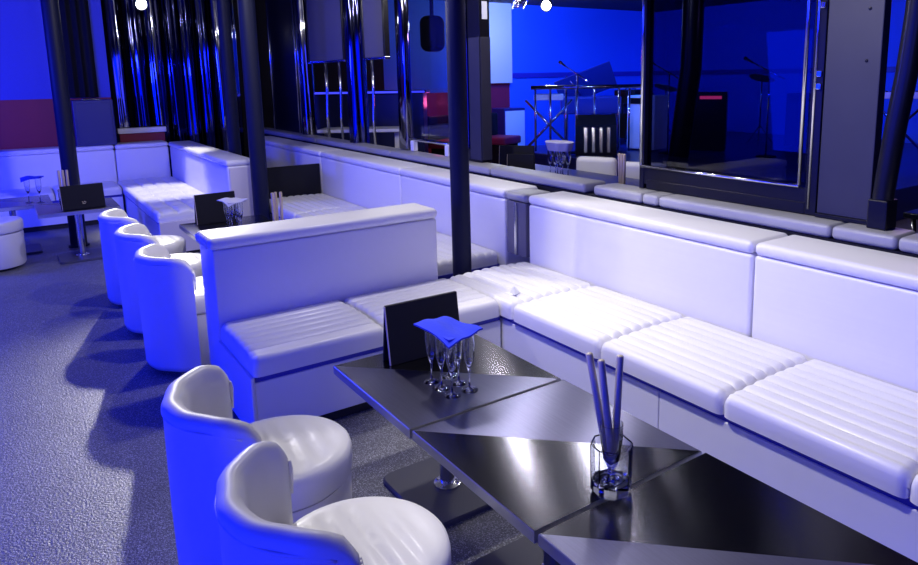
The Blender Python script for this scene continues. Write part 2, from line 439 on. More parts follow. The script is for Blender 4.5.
# ------------------------------------------------------------------ tables
TH = .50
def make_table(label):
    t = thing('pedestal_table', label, 'table', (0, 0, 0), 0, 'square steel pedestal tables')
    h = .3275; T0 = TH-.034
    bm = B(); lo = [bm.verts.new((x, y, T0)) for x, y in ((-h, -h), (h, -h), (h, h), (-h, h))]
    q = .0025
    up = [bm.verts.new((x, y, TH-q)) for x, y in ((-h, -h), (h, -h), (h, h), (-h, h))]
    tp = [bm.verts.new((x, y, TH)) for x, y in ((-h+q, -h+q), (h-q, -h+q), (h-q, h-q), (-h+q, h-q))]
    bm.faces.new(lo[::-1]).material_index = 2
    for a, b in ((lo, up), (up, tp)):
        for i in range(4): bm.faces.new((a[i], a[(i+1) % 4], b[(i+1) % 4], b[i])).material_index = 2
    # diagonal from (+x,+y) corner to (-x,-y) corner parts two brushing directions
    f1 = bm.faces.new((tp[0], tp[1], tp[2])); f1.material_index = 0
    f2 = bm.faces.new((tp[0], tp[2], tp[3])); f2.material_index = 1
    uv = bm.loops.layers.uv.new('brush')
    for f in bm.faces:
        for l in f.loops: l[uv].uv = (l.vert.co.x, l.vert.co.y)
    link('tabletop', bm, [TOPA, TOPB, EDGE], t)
    link('column', lathe(B(), [(0, .02), (.055, .02), (.055, .028), (.03, .034), (.03, T0-.03), (.0, T0-.03)], 28), CHROME, t, True, 40)
    link('mounting_plate', box(B(), -.14, .14, -.14, .14, T0-.03, T0, .004, 2), BLACKMATTE, t)
    bp = link('base_plate', box(B(), -.22, .22, -.20, .20, 0, .02, .0, 1), BASEM, t)
    bm = B()
    t2 = bmesh.new(); pr = []
    for cx, cy, a0 in ((.17, .15, 0), (-.17, .15, 1), (-.17, -.15, 2), (.17, -.15, 3)):
        for k in range(6):
            a = (a0+k/5)*PI/2; pr.append((cx+.05*math.cos(a), cy+.05*math.sin(a)))
    loft(bm, [[(x, y, 0) for x, y in pr], [(x, y, .014) for x, y in pr], [(x*.97, y*.97, .02) for x, y in pr]])
    me = bpy.data.meshes.new('base_plate'); bmesh.ops.recalc_face_normals(bm, faces=bm.faces); bm.to_mesh(me); me.materials.append(BASEM); bm.free(); bp.data = me
    for a in (0, PI/2, PI, 3*PI/2):
        link('bolt', lathe(B(), [(0, .027), (.008, .027), (.008, .034), (.004, .037), (0, .037)], 10, (.043*math.cos(a+.7), .043*math.sin(a+.7), 0)), CHROME, t, True, 40)
    return t
TB = make_table('square brushed steel table of the near row, under the menu board and flutes')
TB.location = (2.285, -1.318, 0)
for x, y, lab in ((1.618, -1.322, 'square brushed steel table in the middle of the near row, under the glass tumbler'),
                  (.952, -1.326, 'square brushed steel table of the near row running out at the bottom right'),
                  (5.78, -1.42, 'square steel table behind the divider, under the black menu and flutes with napkin'),
                  (5.115, -1.42, 'square steel table behind the divider, second from the far end of its row'),
                  (4.45, -1.42, 'square steel table directly behind the near divider, nearest of its row'),
                  (7.70, -.505, 'small steel table of the far booth, under the black menu with a mark'),
                  (8.365, .0, 'small steel table of the far booth, left, under the two far flutes')):
    dup(TB, (x, y, 0), PI if abs(x-1.618) < .01 else 0, lab)

# ------------------------------------------------------------------ table items
def make_menu(label, w=.335, h=.245, mark=False):
    t = thing('menu_holder', label, 'menu', (0, 0, 0), 0, 'black menu boards')
    link('front_board', box(B(), -.006, .006, -w/2, w/2, .0, h, .003, 2, M=Matrix.Translation((-.035, 0, 0)) @ Matrix.Rotation(.14, 4, 'Y')), BOARD, t)
    link('rear_board', box(B(), -.006, .006, -w/2, w/2, .0, h, .003, 2, M=Matrix.Translation((.035, 0, 0)) @ Matrix.Rotation(-.14, 4, 'Y')), BOARD, t)
    o = link('side_strip', box(B(), -.007, .002, w/2, w/2+.003, .002, h-.002, M=Matrix.Translation((-.035, 0, 0)) @ Matrix.Rotation(.14, 4, 'Y')), BOARDEDGE, t)
    o['label'] = 'pale worn side edge'
    if mark:
        bm = B(); M = Matrix.Translation((-.0425, 0, 0)) @ Matrix.Rotation(.14, 4, 'Y')
        for p in (((0, -.018, .055), (0, -.006, .068), (0, .004, .056), (0, .016, .066)), ((0, -.012, .048), (0, .012, .048))):
            tube(bm, [M @ Vector(q) for q in p], .003, 6)
        link('mark', bm, GOLD, t)['label'] = 'small pale emblem'
    return t
mn = make_menu('upright black menu board on the near steel table behind the flutes'); mn.location = (2.50, -1.345, TH); mn.rotation_euler = (0, 0, -.02)
m2 = dup(mn, (6.00, -1.36, TH), .05, 'upright black menu board on the table behind the divider'); m2.scale = (1, .95, 1)
m3 = make_menu('upright black menu board with pale emblem on the far booth table', .35, .22, True); m3.location = (7.52, -.545, TH); m3.rotation_euler = (0, 0, .12)

def flute_bm():
    pr = [(0, 0), (.031, 0), (.031, .002), (.012, .006), (.004, .012), (.0035, .075), (.006, .084), (.013, .10), (.0195, .128), (.0225, .17), (.0215, .214)]
    pi = [(.0200, .214), (.0208, .17), (.0178, .126), (.011, .102), (.0045, .090), (0, .088)]
    return lathe(B(), pr+pi, 20)
FL = None
def flute(x, y, z, label, group, s=1):
    global FL
    if FL is None: FL = link('champagne_flute', flute_bm(), GLASS, None, True, 60); o = FL
    else: o = FL.copy(); COL.objects.link(o)
    o.location = (x, y, z); o.scale = (s, s, s)
    return tag(o, label, 'glass', group)
rowx = (2.235, 2.160, 2.085)
pos = ('far end', 'middle', 'near end')
for i, x in enumerate(rowx):
    for j, y in enumerate((-1.235, -1.310)):
        flute(x, y, TH+.001, 'champagne flute under the blue napkin, %s row, %s of it' % (('left', 'right')[j], pos[i]), 'champagne flutes under the blue napkin')
def napkin(cx, cy, cz, lx, ly, m, label, rz=0, sag=.012):
    bm = B(); nx, ny = 16, 10; th = .006; secs = []
    g = [[(lx*(i/nx-.5), ly*(j/ny-.5)) for i in range(nx+1)] for j in range(ny+1)]
    up, dn = [], []
    for j in range(ny+1):
        ru, rd = [], []
        for i in range(nx+1):
            x, y = g[j][i]; u, v = 2*i/nx-1, 2*j/ny-1
            z = -sag*max(0, abs(u)-.7)*2-sag*max(0, abs(v)-.75)*1.5+.005*math.sin(3*u+2*v)+.004*math.sin(5*v)
            z += .010*(u*v)
            ru.append(bm.verts.new((x, y, z+th))); rd.append(bm.verts.new((x, y, z)))
        up.append(ru); dn.append(rd)
    for j in range(ny):
        for i in range(nx):
            bm.faces.new((up[j][i], up[j][i+1], up[j+1][i+1], up[j+1][i])); bm.faces.new((dn[j][i], dn[j+1][i], dn[j+1][i+1], dn[j][i+1]))
    for i in range(nx):
        bm.faces.new((up[0][i+1], up[0][i], dn[0][i], dn[0][i+1])); bm.faces.new((up[ny][i], up[ny][i+1], dn[ny][i+1], dn[ny][i]))
    for j in range(ny):
        bm.faces.new((up[j][0], up[j+1][0], dn[j+1][0], dn[j][0])); bm.faces.new((up[j+1][nx], up[j][nx], dn[j][nx], dn[j+1][nx]))
    o = link('folded_napkin', bm, m, None, True, 50); o.location = (cx, cy, cz); o.rotation_euler = (0, 0, rz)
    # a second folded layer beneath
    bm = B(); box(bm, -lx*.43, lx*.43, -ly*.42, ly*.42, -.007, -.001, .002, 2)
    p = link('under_fold', bm, m, o)
    return tag(o, label, 'napkin', 'folded napkins on the flutes')
napkin(2.29-.02, -1.325, TH+.224, .245, .150, NAPKIN, 'bright blue folded napkin lying on the near flutes', .03, .008).location = (2.175, -1.276, TH+.2245)
# flutes of the middle booth
for i, x in enumerate((5.72, 5.65, 5.58)):
    for j, y in enumerate((-1.375, -1.445)):
        flute(x, y, TH+.001, 'champagne flute behind the divider under the pale napkin, %s row, %s of it' % (('left', 'right')[j], pos[i]), 'champagne flutes behind the divider')
napkin(5.65, -1.41, TH+.225, .24, .16, NAPKINPALE, 'pale blue folded napkin on the flutes behind the divider', .1)
# flutes of the far booth
for x, y, lab in ((8.22, -.145, 'champagne flute on the far left table, left of the pair'), (8.15, -.235, 'champagne flute on the far left table, right of the pair')):
    flute(x, y, TH+.001, lab, 'flutes on the far table', 1.1)
napkin(8.19, -.19, TH+.2465, .17, .19, NAPKIN, 'dark blue folded napkin on the far flutes at the left', 0)

def tumbler(x, y, z, label, s=1, full=True):
    t = thing('stirrer_tumbler', label, 'tumbler', (x, y, z), .2, 'glass tumblers holding stirrers')
    pr = [(0, 0), (.050, 0), (.058, .010), (.060, .142), (.0575, .145), (.0545, .142), (.052, .036), (0, .034)]
    link('tumbler_glass', lathe(B(), pr, 8), GLASS, t)
    return t
tm = tumbler(1.305, -1.278, TH+.001, 'octagonal clear glass tumbler on the near steel tables holding a slim glass')
def slim(x, y, z, label):
    pr = [(0, 0), (.030, 0), (.031, .003), (.010, .012), (.008, .03), (.022, .06), (.031, .12), (.032, .165), (.0305, .165), (.029, .12), (.020, .064), (0, .045)]
    o = link('slim_glass', lathe(B(), pr, 24), GLASS, None, True, 60); o.location = (x, y, z)
    return tag(o, label, 'glass')
sl = slim(1.305, -1.278, TH+.038, 'slim clear glass standing inside the octagonal tumbler')
def stirrer(a, b, label, group, r=.0105, m=STEEL):
    bm = B(); a, b = Vector(a), Vector(b); d = (b-a)
    tube(bm, [a, a+d*.02, a+d*.5, a+d*.985, b], r, 12, rr=[r*.7, r, r, r, r*.75])
    o = link('muddler', bm, m, None, True, 60)
    return tag(o, label, 'stirrer', group)
z0 = TH+.082; cx, cy = 1.305, -1.278
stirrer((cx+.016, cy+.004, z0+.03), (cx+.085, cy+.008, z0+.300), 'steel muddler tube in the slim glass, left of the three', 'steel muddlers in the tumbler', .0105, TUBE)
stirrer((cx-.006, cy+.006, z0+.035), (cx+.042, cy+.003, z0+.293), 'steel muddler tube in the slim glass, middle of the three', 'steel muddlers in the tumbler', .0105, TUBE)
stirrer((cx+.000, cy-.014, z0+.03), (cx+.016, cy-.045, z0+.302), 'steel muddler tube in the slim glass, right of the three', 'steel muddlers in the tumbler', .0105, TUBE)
dup(tm, (4.80, -1.49, TH+.001), .2, 'octagonal clear glass tumbler behind the divider, mostly hidden')
for i, (dx, dy, lab) in enumerate(((0, .028, 'left'), (.02, -.0, 'middle'), (.0, -.03, 'right'))):
    stirrer((4.80+dx*.6, -1.49+dy*.8, TH+.05), (4.80+dx, -1.49+dy, TH+.385), 'pale steel muddler rising behind the divider cap, %s of three' % lab, 'muddlers behind the divider')
dup(tm, (7.86, -.43, TH+.001), .2, 'octagonal glass tumbler behind the menu on the far booth table')
for dy, lab in ((.034, 'left'), (.0, 'middle'), (-.034, 'right')):
    stirrer((7.86, -.43+dy*.9, TH+.05), (7.86, -.43+dy, TH+.33), 'dark muddler above the far booth menu, %s of three' % lab, 'muddlers above the far menu', .012)

# folded paper scrap on the corner seat
bm = B()
a = [bm.verts.new(p) for p in ((0, 0, 0), (-.055, .005, 0), (-.035, -.05, .002), (-.02, -.012, .045), (-.06, .01, .012))]
for f in ((0, 1, 3), (1, 2, 3), (2, 0, 3), (0, 2, 1)): bm.faces.new([a[i] for i in f])
bm.verts.remove(a[4])
o = link('paper_scrap', bm, WHITEPAINT); o.location = (3.12, -2.245, .436)
tag(o, 'small folded white paper scrap on the corner seat cushion', 'paper')

# ------------------------------------------------------------------ poles
def pole(x, y, r, label, m=BLACK):
    t = thing('support_pole', label, 'pole', (x, y, 0), 0, 'round black poles')
    link('shaft', lathe(B(), [(0, 0), (r, 0), (r, ZC), (0, ZC)], 40), m, t, True, 40)
    link('foot_ring', lathe(B(), [(0, 0), (r+.02, 0), (r+.02, .012), (r+.004, .02), (0, .02)], 40), m, t, True, 40)
    return t
POLE = P('pole_lacquer', (.008, .010, .035), .5, spec=.2)
pole(3.81, -2.36, .062, 'black round pole standing in the foreground at the end of the near divider', POLE)
pole(6.95, -2.115-.0, .078, 'dark pole in front of the low black end panel, right of the pair', POLE).location = (7.03, -2.028, 0)
pole(8.2, -2.23, .07, 'dark pole behind the far divider, left of the pair', POLE).location = (8.2, -2.115, 0)
pole(8.27, -.52, .075, 'slanting-looking dark pole in front of the red and blue end wall', POLE)

# ------------------------------------------------------------------ far wall furniture
t = thing('loudspeaker', 'dark blue loudspeaker box on the corner behind the far booth backrest', 'speaker', (10.19, -.95, .875))
link('cabinet', box(B(), -.18, .18, -.22, .22, 0, .56, .01, 2), DARKBLUE, t)
link('grille', box(B(), -.188, -.18, -.19, .19, .04, .52, .003, 2), DARKBLUE, t)
link('top_handle', box(B(), -.06, .06, -.10, .10, .56, .575, .004, 2), CHROME, t)
o = link('wall_curtain', (lambda bm: loft(bm, [[(10.36+.018*math.sin(k*1.1), -.62-.44*k/24, z) for k in range(25)]+[(10.385+.018*math.sin(k*1.1), -.62-.44*k/24, z) for k in range(24, -1, -1)] for z in (1.46, 3.08)]))(B()), BLACKMATTE, None, True, 50)
tag(o, 'black curtain strip hanging on the blue end wall above the speaker box', 'curtain')
# wavy mirrored columns
def column(x, y, r, m, label, seed):
    rnd = random.Random(seed); ph = [rnd.uniform(0, 6.28) for _ in range(6)]
    bm = B(); secs = []
    for k in range(41):
        z = .0+ZC*k/40
        secs.append([(x+rr*math.cos(a), y+rr*math.sin(a), z) for a, rr in ((2*PI*i/40, r*(1+.10*math.sin(5*2*PI*i/40+ph[0]+.6*z)+.05*math.sin(9*2*PI*i/40+ph[1]+1.7*z)+.025*math.sin(6*z+ph[2]))) for i in range(40))])
    loft(bm, secs)
    o = link('mirror_column', bm, m, None, True)
    return tag(o, label, 'column', 'wavy mirrored columns')
for i, (y, m, r, lab) in enumerate(((-1.34, MIRROR, .085, 'wavy mirrored column next to the blue wall, first of the mirrored row'), (-1.57, MIRRORB, .10, 'wavy smoked column, second of the mirrored row from the blue wall'),
                                    (-1.80, MIRROR, .085, 'wavy mirrored column, third of the mirrored row from the blue wall'), (-2.02, MIRRORB, .09, 'wavy smoked blue column, fourth of the mirrored row'),
                                    (-2.21, MIRRORB, .09, 'wavy smoked blue column, fifth of the mirrored row'), (-2.42, MIRRORB, .085, 'wavy smoked column, sixth of the mirrored row'),
                                    (-2.70, MIRROR, .16, 'wide bright mirrored column left of the pair of dark poles'))):
    column(10.62, y, r, m, lab, i+3)
# low seats mirrored row: a white counter in the background
t = thing('side_counter', 'low white counter with red front behind the far booth corner', 'counter', (10.45, -1.53, 0))
link('counter_top', box(B(), -.10, .02, -.28, .30, .98, 1.05, .01, 2), WHITEPAINT, t)
link('counter_front', box(B(), -.06, .01, -.26, .28, 0, .98, .005, 2), WALLRED, t)

# ------------------------------------------------------------------ openings above the ledge
def frame(bm, x0, x1, z0, z1, y, w, d):
    box(bm, x0, x0+w, y-d, y+d, z0, z1, .004, 2); box(bm, x1-w*.6, x1, y-d, y+d, z0, z1, .004, 2)
    box(bm, x0+w, x1-w, y-d, y+d, z0, z0+w, .004, 2); box(bm, x0+w, x1-w, y-d, y+d, z1-w, z1, .004, 2)
# big dark glazed frame at the right
t = thing('glazed_screen', 'tall dark tinted glass screen with thin chrome edges standing on the ledge wall', 'glass screen', (2.5, -3.27, .94))
bm = B(); frame(bm, -.60, .585, 0, 2.12, 0, .06, .035); box(bm, -.60, .55, -.03, .03, .03, .13, .002, 2); link('black_frame', bm, BLACK, t)
bm = B()
for x in (-.505, .570): tube(bm, [(x, .036, .145), (x, .036, 2.10)], .010, 8)
tube(bm, [(-.505, .036, .14), (.57, .036, .14)], .010, 8)
tube(bm, [(-.56, .036, .03), (-.56, .036, 2.1)], .007, 8)
link('chrome_edging', bm, CHROME, t, True)
link('tinted_pane', box(B(), -.54, .55, -.004, .004, .13, 2.06), TINT, t)
for z in (.62, .68, 1.0): link('latch', box(B(), -.595, -.572, .035, .05, z, z+.03, .004, 2), CHROME, t)
# slate panel
t = thing('slate_panel', 'flat slate grey panel right of the dark glazed screen', 'panel', (1.755, -3.27, .94))
link('board', box(B(), -.125, .135, -.02, .04, .02, 2.14, .004, 2), SLATE, t)
link('foot_rail', box(B(), -.13, .138, -.03, .05, 0, .02, .002, 2), BLACK, t)
for z in (.75, .98, 1.3):
    link('screw', lathe(B(), [(0, 0), (.008, 0), (.006, .004), (0, .005)], 10, M=Matrix.Translation((-.06, .04, z)) @ Matrix.Rotation(-PI/2, 4, 'X')), BLACK, t)
# curved black column on the right
bm = B()
tube(bm, [(1.70, -3.27, .94+.16), (1.665, -3.27, 1.2), (1.63, -3.27, 1.5), (1.585, -3.27, 1.8), (1.55, -3.27, 2.1), (1.53, -3.27, 2.6), (1.53, -3.27, 3.08)], .04, 20)
tcur = thing('curved_column', 'curved black column rising from a black block at the right edge', 'column', (1.525, -3.22, .938))
def cc(bm, nm, m, sm=True):
    o = link(nm, bm, m, tcur, sm, 50); return o
bm.free(); bm = B()
tube(bm, [(.045, 0, .12), (.035, 0, .25), (.015, 0, .45), (-.015, 0, .7), (-.035, 0, .95), (-.05, 0, 1.3), (-.05, 0, 2.15)], .045, 20); cc(bm, 'shaft', BLACK)
cc(box(B(), .0, .088, -.05, .05, 0, .135, .006, 2), 'block_base', BLACK, False)
# mirrored pillar right of the foreground pole
t = thing('mirrored_pillar', 'square dark mirrored pillar with white notice right of the near black pole', 'pillar', (5.02, -3.27, .94))
link('pillar_body', box(B(), -.18, .10, -.05, .05, 0, 2.14, .006, 2), BLACK, t)
link('grey_face', box(B(), -.18, -.02, .05, .058, .02, 1.02, .002, 2), SLATE, t)
link('mirror_strip', box(B(), .0, .09, .05, .06, .1, 2.1, .01, 2), MIRRORB, t)
link('side_face', box(B(), -.188, -.18, -.048, .048, .02, 1.02, .002, 2), SLATE, t)
link('white_notice', box(B(), -.186, -.18, -.025, .025, 1.16, 1.30, .001, 1), WHITEPAINT, t)
bm = B(); tube(bm, [(.10, .06, .60), (.02, .075, .61), (.02, .075, .64), (.10, .06, .65)], .008, 8); link('handle', bm, CHROME, t, True)
# hanging pane left of the pole
t = thing('glazed_screen', 'clear glass pane with chrome post left of the near black pole', 'glass screen', (5.75, -3.27, .94))
bm = B(); box(bm, .43, .60, -.04, .04, .0, 2.14, .02, 3); link('chrome_post', bm, MIRROR, t, True, 40)
link('pane', box(B(), -.62, .43, -.004, .004, .12, 2.1), PANE, t)
bm = B(); tube(bm, [(-.62, 0, .11), (.43, 0, .11)], .018, 8); link('bottom_rail', bm, CHROME, t, True)
for x in (-.3, .35): link('bracket', box(B(), x-.03, x+.03, -.02, .03, 0, .10, .006, 2), WHITEPAINT, t)
# hanging grey boards
for x0, x1, lab in ((6.62, 7.12, 'grey hanging board left of the chrome post'), (7.66, 8.75, 'wide grey hanging board beside the tall black panel')):
    t = thing('hanging_board', lab, 'board', ((x0+x1)/2, -3.27, 1.86), 0, 'grey hanging boards'); w = (x1-x0)/2
    link('board', box(B(), -w, w, -.02, .02, 0, 1.2, .004, 2), SMOKE, t)
    link('bottom_rail', box(B(), -w-.02, w+.02, -.03, .03, -.025, 0, .003, 2), CHROME, t)
    for s in (-1, 1): link('side_stile', box(B(), s*w-.02, s*w+.02, -.03, .03, 0, 1.2, .006, 2), BLACK, t)
column(7.38, -3.27, .10, MIRRORB, 'wavy smoked column between the two grey hanging boards', 41)
t = thing('tall_panel', 'tall glossy black panel behind the dark pole pair', 'panel', (9.7, -3.27, .94))
link('board', box(B(), -.62, .62, -.03, .03, 0, 2.14, .006, 2), BLACK, t)
for x in (-.60, -.50, .55): link('chrome_edging', (lambda bm: tube(bm, [(x, .035, .0), (x, .035, 2.1)], .014, 8))(B()), CHROME, t, True)
column(8.93, -3.27, .085, MIRROR, 'thin bright mirrored column right of the tall black panel', 51)

for x, r, lab in ((8.28, .018, 'thin chrome tube under the wide grey hanging board, left'), (7.86, .014, 'thin chrome tube under the wide grey hanging board, right'),
                  (7.55, .016, 'thin chrome tube just left of the smoked column between boards'), (6.98, .014, 'thin chrome tube under the narrow grey hanging board')):
    bm = B(); tube(bm, [(x, -3.27, .94), (x+.01, -3.265, 1.2), (x-.008, -3.27, 1.5), (x, -3.27, 1.83)], r, 10)
    o = link('chrome_tube', bm, CHROME, None, True); tag(o, lab, 'tube', 'thin chrome tubes on the ledge wall')

# ------------------------------------------------------------------ the room beyond the ledge
# service shelf right behind the low wall
t = thing('service_shelf', 'dark service shelf behind the ledge wall carrying glasses and boards', 'shelf', (4.4, -3.85, 0))
link('shelf_top', box(B(), -1.1, 1.1, -.35, .30, .765, .80, .006, 2), DARKBLUE, t)
for x in (-1.0, 1.0):
    for y in (-.28, .22): link('leg', box(B(), x-.025, x+.025, y-.025, y+.025, 0, .765, .004, 2), BLACKMATTE, t)
for i in range(3):
    for j in range(2):
        flute(4.66-.07*i, -3.80-.08*j, .801, 'champagne flute beyond the ledge under the draped cloth, %s row, %s of it' % (('front', 'rear')[j], ('left end', 'middle', 'right end')[i]), 'champagne flutes beyond the ledge')
bm = B(); secs = []
for k in range(9):
    z = 1.018+.070*k/8; w = .125+.03*k/8; secs.append([(w*math.cos(a)*(1+.04*math.sin(7*a)), .62*w*math.sin(a)*(1+.04*math.sin(7*a)), z) for a in [2*PI*i/48 for i in range(48)]])
secs.append([(x*.9, y*.9, 1.095) for x, y, z in secs[-1]])
loft(bm, secs)
o = link('draped_cloth', bm, NAPKINPALE, None, True, 50); o.location = (4.59, -3.84, 0)
tag(o, 'pale cloth bundle draped over the flutes beyond the ledge', 'cloth')
for x, y, z, s, lab in ((5.07, -3.75, .80, .95, 'black menu board beyond the ledge, left and taller'), (4.89, -3.66, .80, .72, 'low black menu board beyond the ledge beside the draped flutes')):
    q = dup(mn, (x, y, z), -.9, lab); q.scale = (s, s, s)
for k, lab in enumerate(('left', 'middle', 'right')):
    stirrer((3.80+.02*(1-k), -3.80, .80), (3.805+.028*(1-k), -3.80, 1.055), 'pale muddler beyond the ledge beside the pale chair back, %s of three' % lab, 'muddlers beyond the ledge', .012)
def lounge(label, x, y):
    t = thing('high_chair', label, 'chair', (x, y, 0), 0, 'pale high-backed chairs beyond the ledge')
    link('backrest', box(B(), -.195, .195, .10, .21, .52, .895, .045, 5), LEATHER2, t, True, 50)
    link('seat', box(B(), -.195, .195, -.22, .21, .42, .54, .03, 4), LEATHER2, t, True, 50)
    for sx in (-1, 1):
        for sy in (-1, 1): link('leg', box(B(), sx*.16-.02, sx*.16+.02, sy*.16-.02, sy*.16+.02, 0, .43, .004, 2), BLACKMATTE, t)
    return t
lounge('pale high-backed chair seen over the ledge left of the muddlers', 4.86, -4.60).rotation_euler = (0, 0, .45)
lounge('pale high-backed chair seen over the ledge, half behind the glazed screen', 4.30, -4.62).rotation_euler = (0, 0, .45)

# stage and band gear
t = thing('stage_platform', 'low dark stage platform with blue edge carrying the band gear', 'stage', (7.0, -10.2, 0))
link('deck', box(B(), -3.3, 3.3, -2.9, 2.9, 0, .36, .01, 2), DARKBLUE, t)
link('edge_strip', box(B(), -3.3, 3.3, 2.9, 2.93, .28, .36, .004, 2), DARKBLUE, t)
SZ = .385
t = thing('stage_rail', 'long chrome stage railing across the back of the blue room', 'railing', (8.75, -8.02, SZ), .86)
bm = B(); tube(bm, [(-1.0, 0, 1.06), (1.0, 0, 1.06)], .035, 10); link('hand_rail', bm, CHROME, t, True)
for k in range(8):
    x = (-.95, -.62, -.45, -.05, .25, .42, .68, .93)[k]; bm = B(); tube(bm, [(x, 0, 0), (x, 0, 1.06)], .018, 8); link('rail_post', bm, CHROME, t, True)
# keyboard on stand
def kb(label, x, y, rz, w=1.2):
    t = thing('keyboard_stand', label, 'keyboard', (x, y, SZ), rz, 'keyboards on the stage')
    link('keyboard', box(B(), -w/2, w/2, -.17, .17, .84, .94, .015, 3), WHITEPAINT, t)
    bm = B()
    for k in range(22): box(bm, -w/2+.05+k*(w-.1)/22, -w/2+.05+(k+.55)*(w-.1)/22, -.02, .12, .94, .952)
    link('keys', bm, BLACK, t)
    bm = B(); tube(bm, [(-.4, 0, 0), (.4, 0, .84)], .02, 8); tube(bm, [(.4, .05, 0), (-.4, .05, .84)], .02, 8); link('cross_stand', bm, CHROME, t, True)
    return t
kb('white keyboard on crossed stand on the stage, left of the raised piano lid', 9.50, -7.72, .86, .5)
kb('white keyboard on crossed stand on the stage at the right edge', 5.15, -10.85, .4, 1.3)
# upright amp with drum
def drum(label, x, y, r, h, z, group=None, horizontal=True):
    t = thing('drum', label, 'drum', (x, y, SZ), .4, 'stage drums')
    M = (Matrix.Translation((0, 0, z)) @ Matrix.Rotation(PI/2, 4, 'X')) if horizontal else Matrix.Translation((0, 0, z))
    link('shell', lathe(B(), [(0, -h/2), (r*.97, -h/2), (r*.97, h/2), (0, h/2)], 36, M=M), DARKBLUE, t, True, 40)
    link('hoop', lathe(B(), [(r, h/2-.03), (r*1.03, h/2-.03), (r*1.03, h/2+.02), (r*.98, h/2+.02)], 36, M=M), CHROME, t, True, 40)
    link('head', lathe(B(), [(0, h/2+.004), (r*.96, h/2+.004), (r*.96, h/2+.008), (0, h/2+.008)], 36, M=M), WHITEPAINT, t, True, 40)
    bm = B(); bz = z-(r if horizontal else h/2)
    if bz > .02:
        for k in range(3): a = 2*PI*k/3; tube(bm, [(.04*math.cos(a), .04*math.sin(a), bz+.03), (r*.8*math.cos(a), r*.8*math.sin(a), 0)], .012, 6)
        link('drum_stand', bm, CHROME, t, True)
    return t
drum('bass drum on the stage under the slanted piano lid', 9.02, -8.38, .26, .36, .29)
drum('small drum on a stand on the stage right of the bass drum', 9.35, -9.6, .17, .16, .62, None, False)
# cymbal
for x, y, z, lab in ((9.0, -10.1, 1.0, 'tilted cymbal on a stand left on the stage'), (7.6, -11.0, 1.15, 'tilted cymbal on a stand behind the tinted glass')):
    t = thing('cymbal_stand', lab, 'cymbal', (x, y, SZ), 0, 'cymbals on the stage')
    link('cymbal', lathe(B(), [(0, .03), (.05, .02), (.22, 0), (.22, -.004), (0, -.004)], 32, M=Matrix.Translation((0, 0, z)) @ Matrix.Rotation(.35, 4, 'X')), STEEL, t, True, 40)
    bm = B(); tube(bm, [(0, 0, .3), (0, 0, z)], .012, 8)
    for k in range(3): a = 2*PI*k/3; tube(bm, [(0, 0, .32), (.25*math.cos(a), .25*math.sin(a), 0)], .010, 6)
    link('tripod', bm, CHROME, t, True)
# piano with raised lid
t = thing('piano', 'dark piano with raised slanting lid in the middle of the stage', 'piano', (9.85, -9.0, SZ), .86)
link('case', box(B(), -.55, .55, -.35, .35, .55, .86, .02, 3), DARKBLUE, t)
link('lid', box(B(), -.55, .55, -.01, .015, 0, .55, .006, 2, M=Matrix.Translation((0, -.35, .86)) @ Matrix.Rotation(.35, 4, 'Y') @ Matrix.Rotation(-.5, 4, 'X')), DARKBLUE, t)
link('lid_edge', (lambda bm: tube(bm, [(.15, -.2, .88), (.45, -.1, 1.24)], .012, 6))(B()), CHROME, t, True)
for sx in (-1, 1):
    for sy in (-1, 1): link('leg', box(B(), sx*.45-.04, sx*.45+.04, sy*.25-.04, sy*.25+.04, 0, .55, .01, 2), DARKBLUE, t)
# monitor wedge and amps
t = thing('floor_monitor', 'black wedge floor monitor with silver stripes on the stage front', 'speaker', (8.35, -7.75, SZ), .86)
bm = B(); loft(bm, [[(x, -.25, 0), (x, .25, 0), (x, .16, .48), (x, -.25, .62)] for x in (-.32, .32)]); link('wedge', bm, BLACKMATTE, t)
bm = B()
for k in range(4): box(bm, -.22+k*.12, -.17+k*.12, .0, .012, .05, .44, .002, 1, M=Matrix.Translation((0, .245, 0)) @ Matrix.Rotation(.18, 4, 'X'))
link('silver_grille', bm, CHROME, t)
for x, y, w, h, m, lab in ((8.40, -8.98, .55, .90, PANEL, 'pale blue-lit amplifier cabinet on the stage left of the glazed screen'), (6.6, -11.2, 1.0, .9, DARKBLUE, 'dark amplifier cabinet seen through the tinted glass'),
                        (10.0, -10.2, .5, .95, BLACKMATTE, 'black amplifier cabinet at the left end of the stage')):
    t = thing('amplifier', lab, 'amplifier', (x, y, SZ), .15, 'amplifiers on the stage')
    link('cabinet', box(B(), -w/2, w/2, -.2, .2, 0, h, .015, 2), m, t)
    link('control_strip', box(B(), -w/2+.05, w/2-.05, .2, .212, h-.14, h-.04, .003, 1), BLACK, t)
    link('handle', (lambda bm: tube(bm, [(-.12, 0, h), (-.10, 0, h+.035), (.10, 0, h+.035), (.12, 0, h)], .010, 6))(B()), CHROME, t, True)
t = thing('led_rack', 'small rack with red display seen through the tinted glass', 'rack', (7.55, -9.5, SZ), 0.6)
link('rack_case', box(B(), -.3, .3, -.2, .2, 0, .95, .01, 2), BLACK, t); link('red_display', box(B(), -.22, .12, .2, .21, .84, .89), REDGLOW, t)
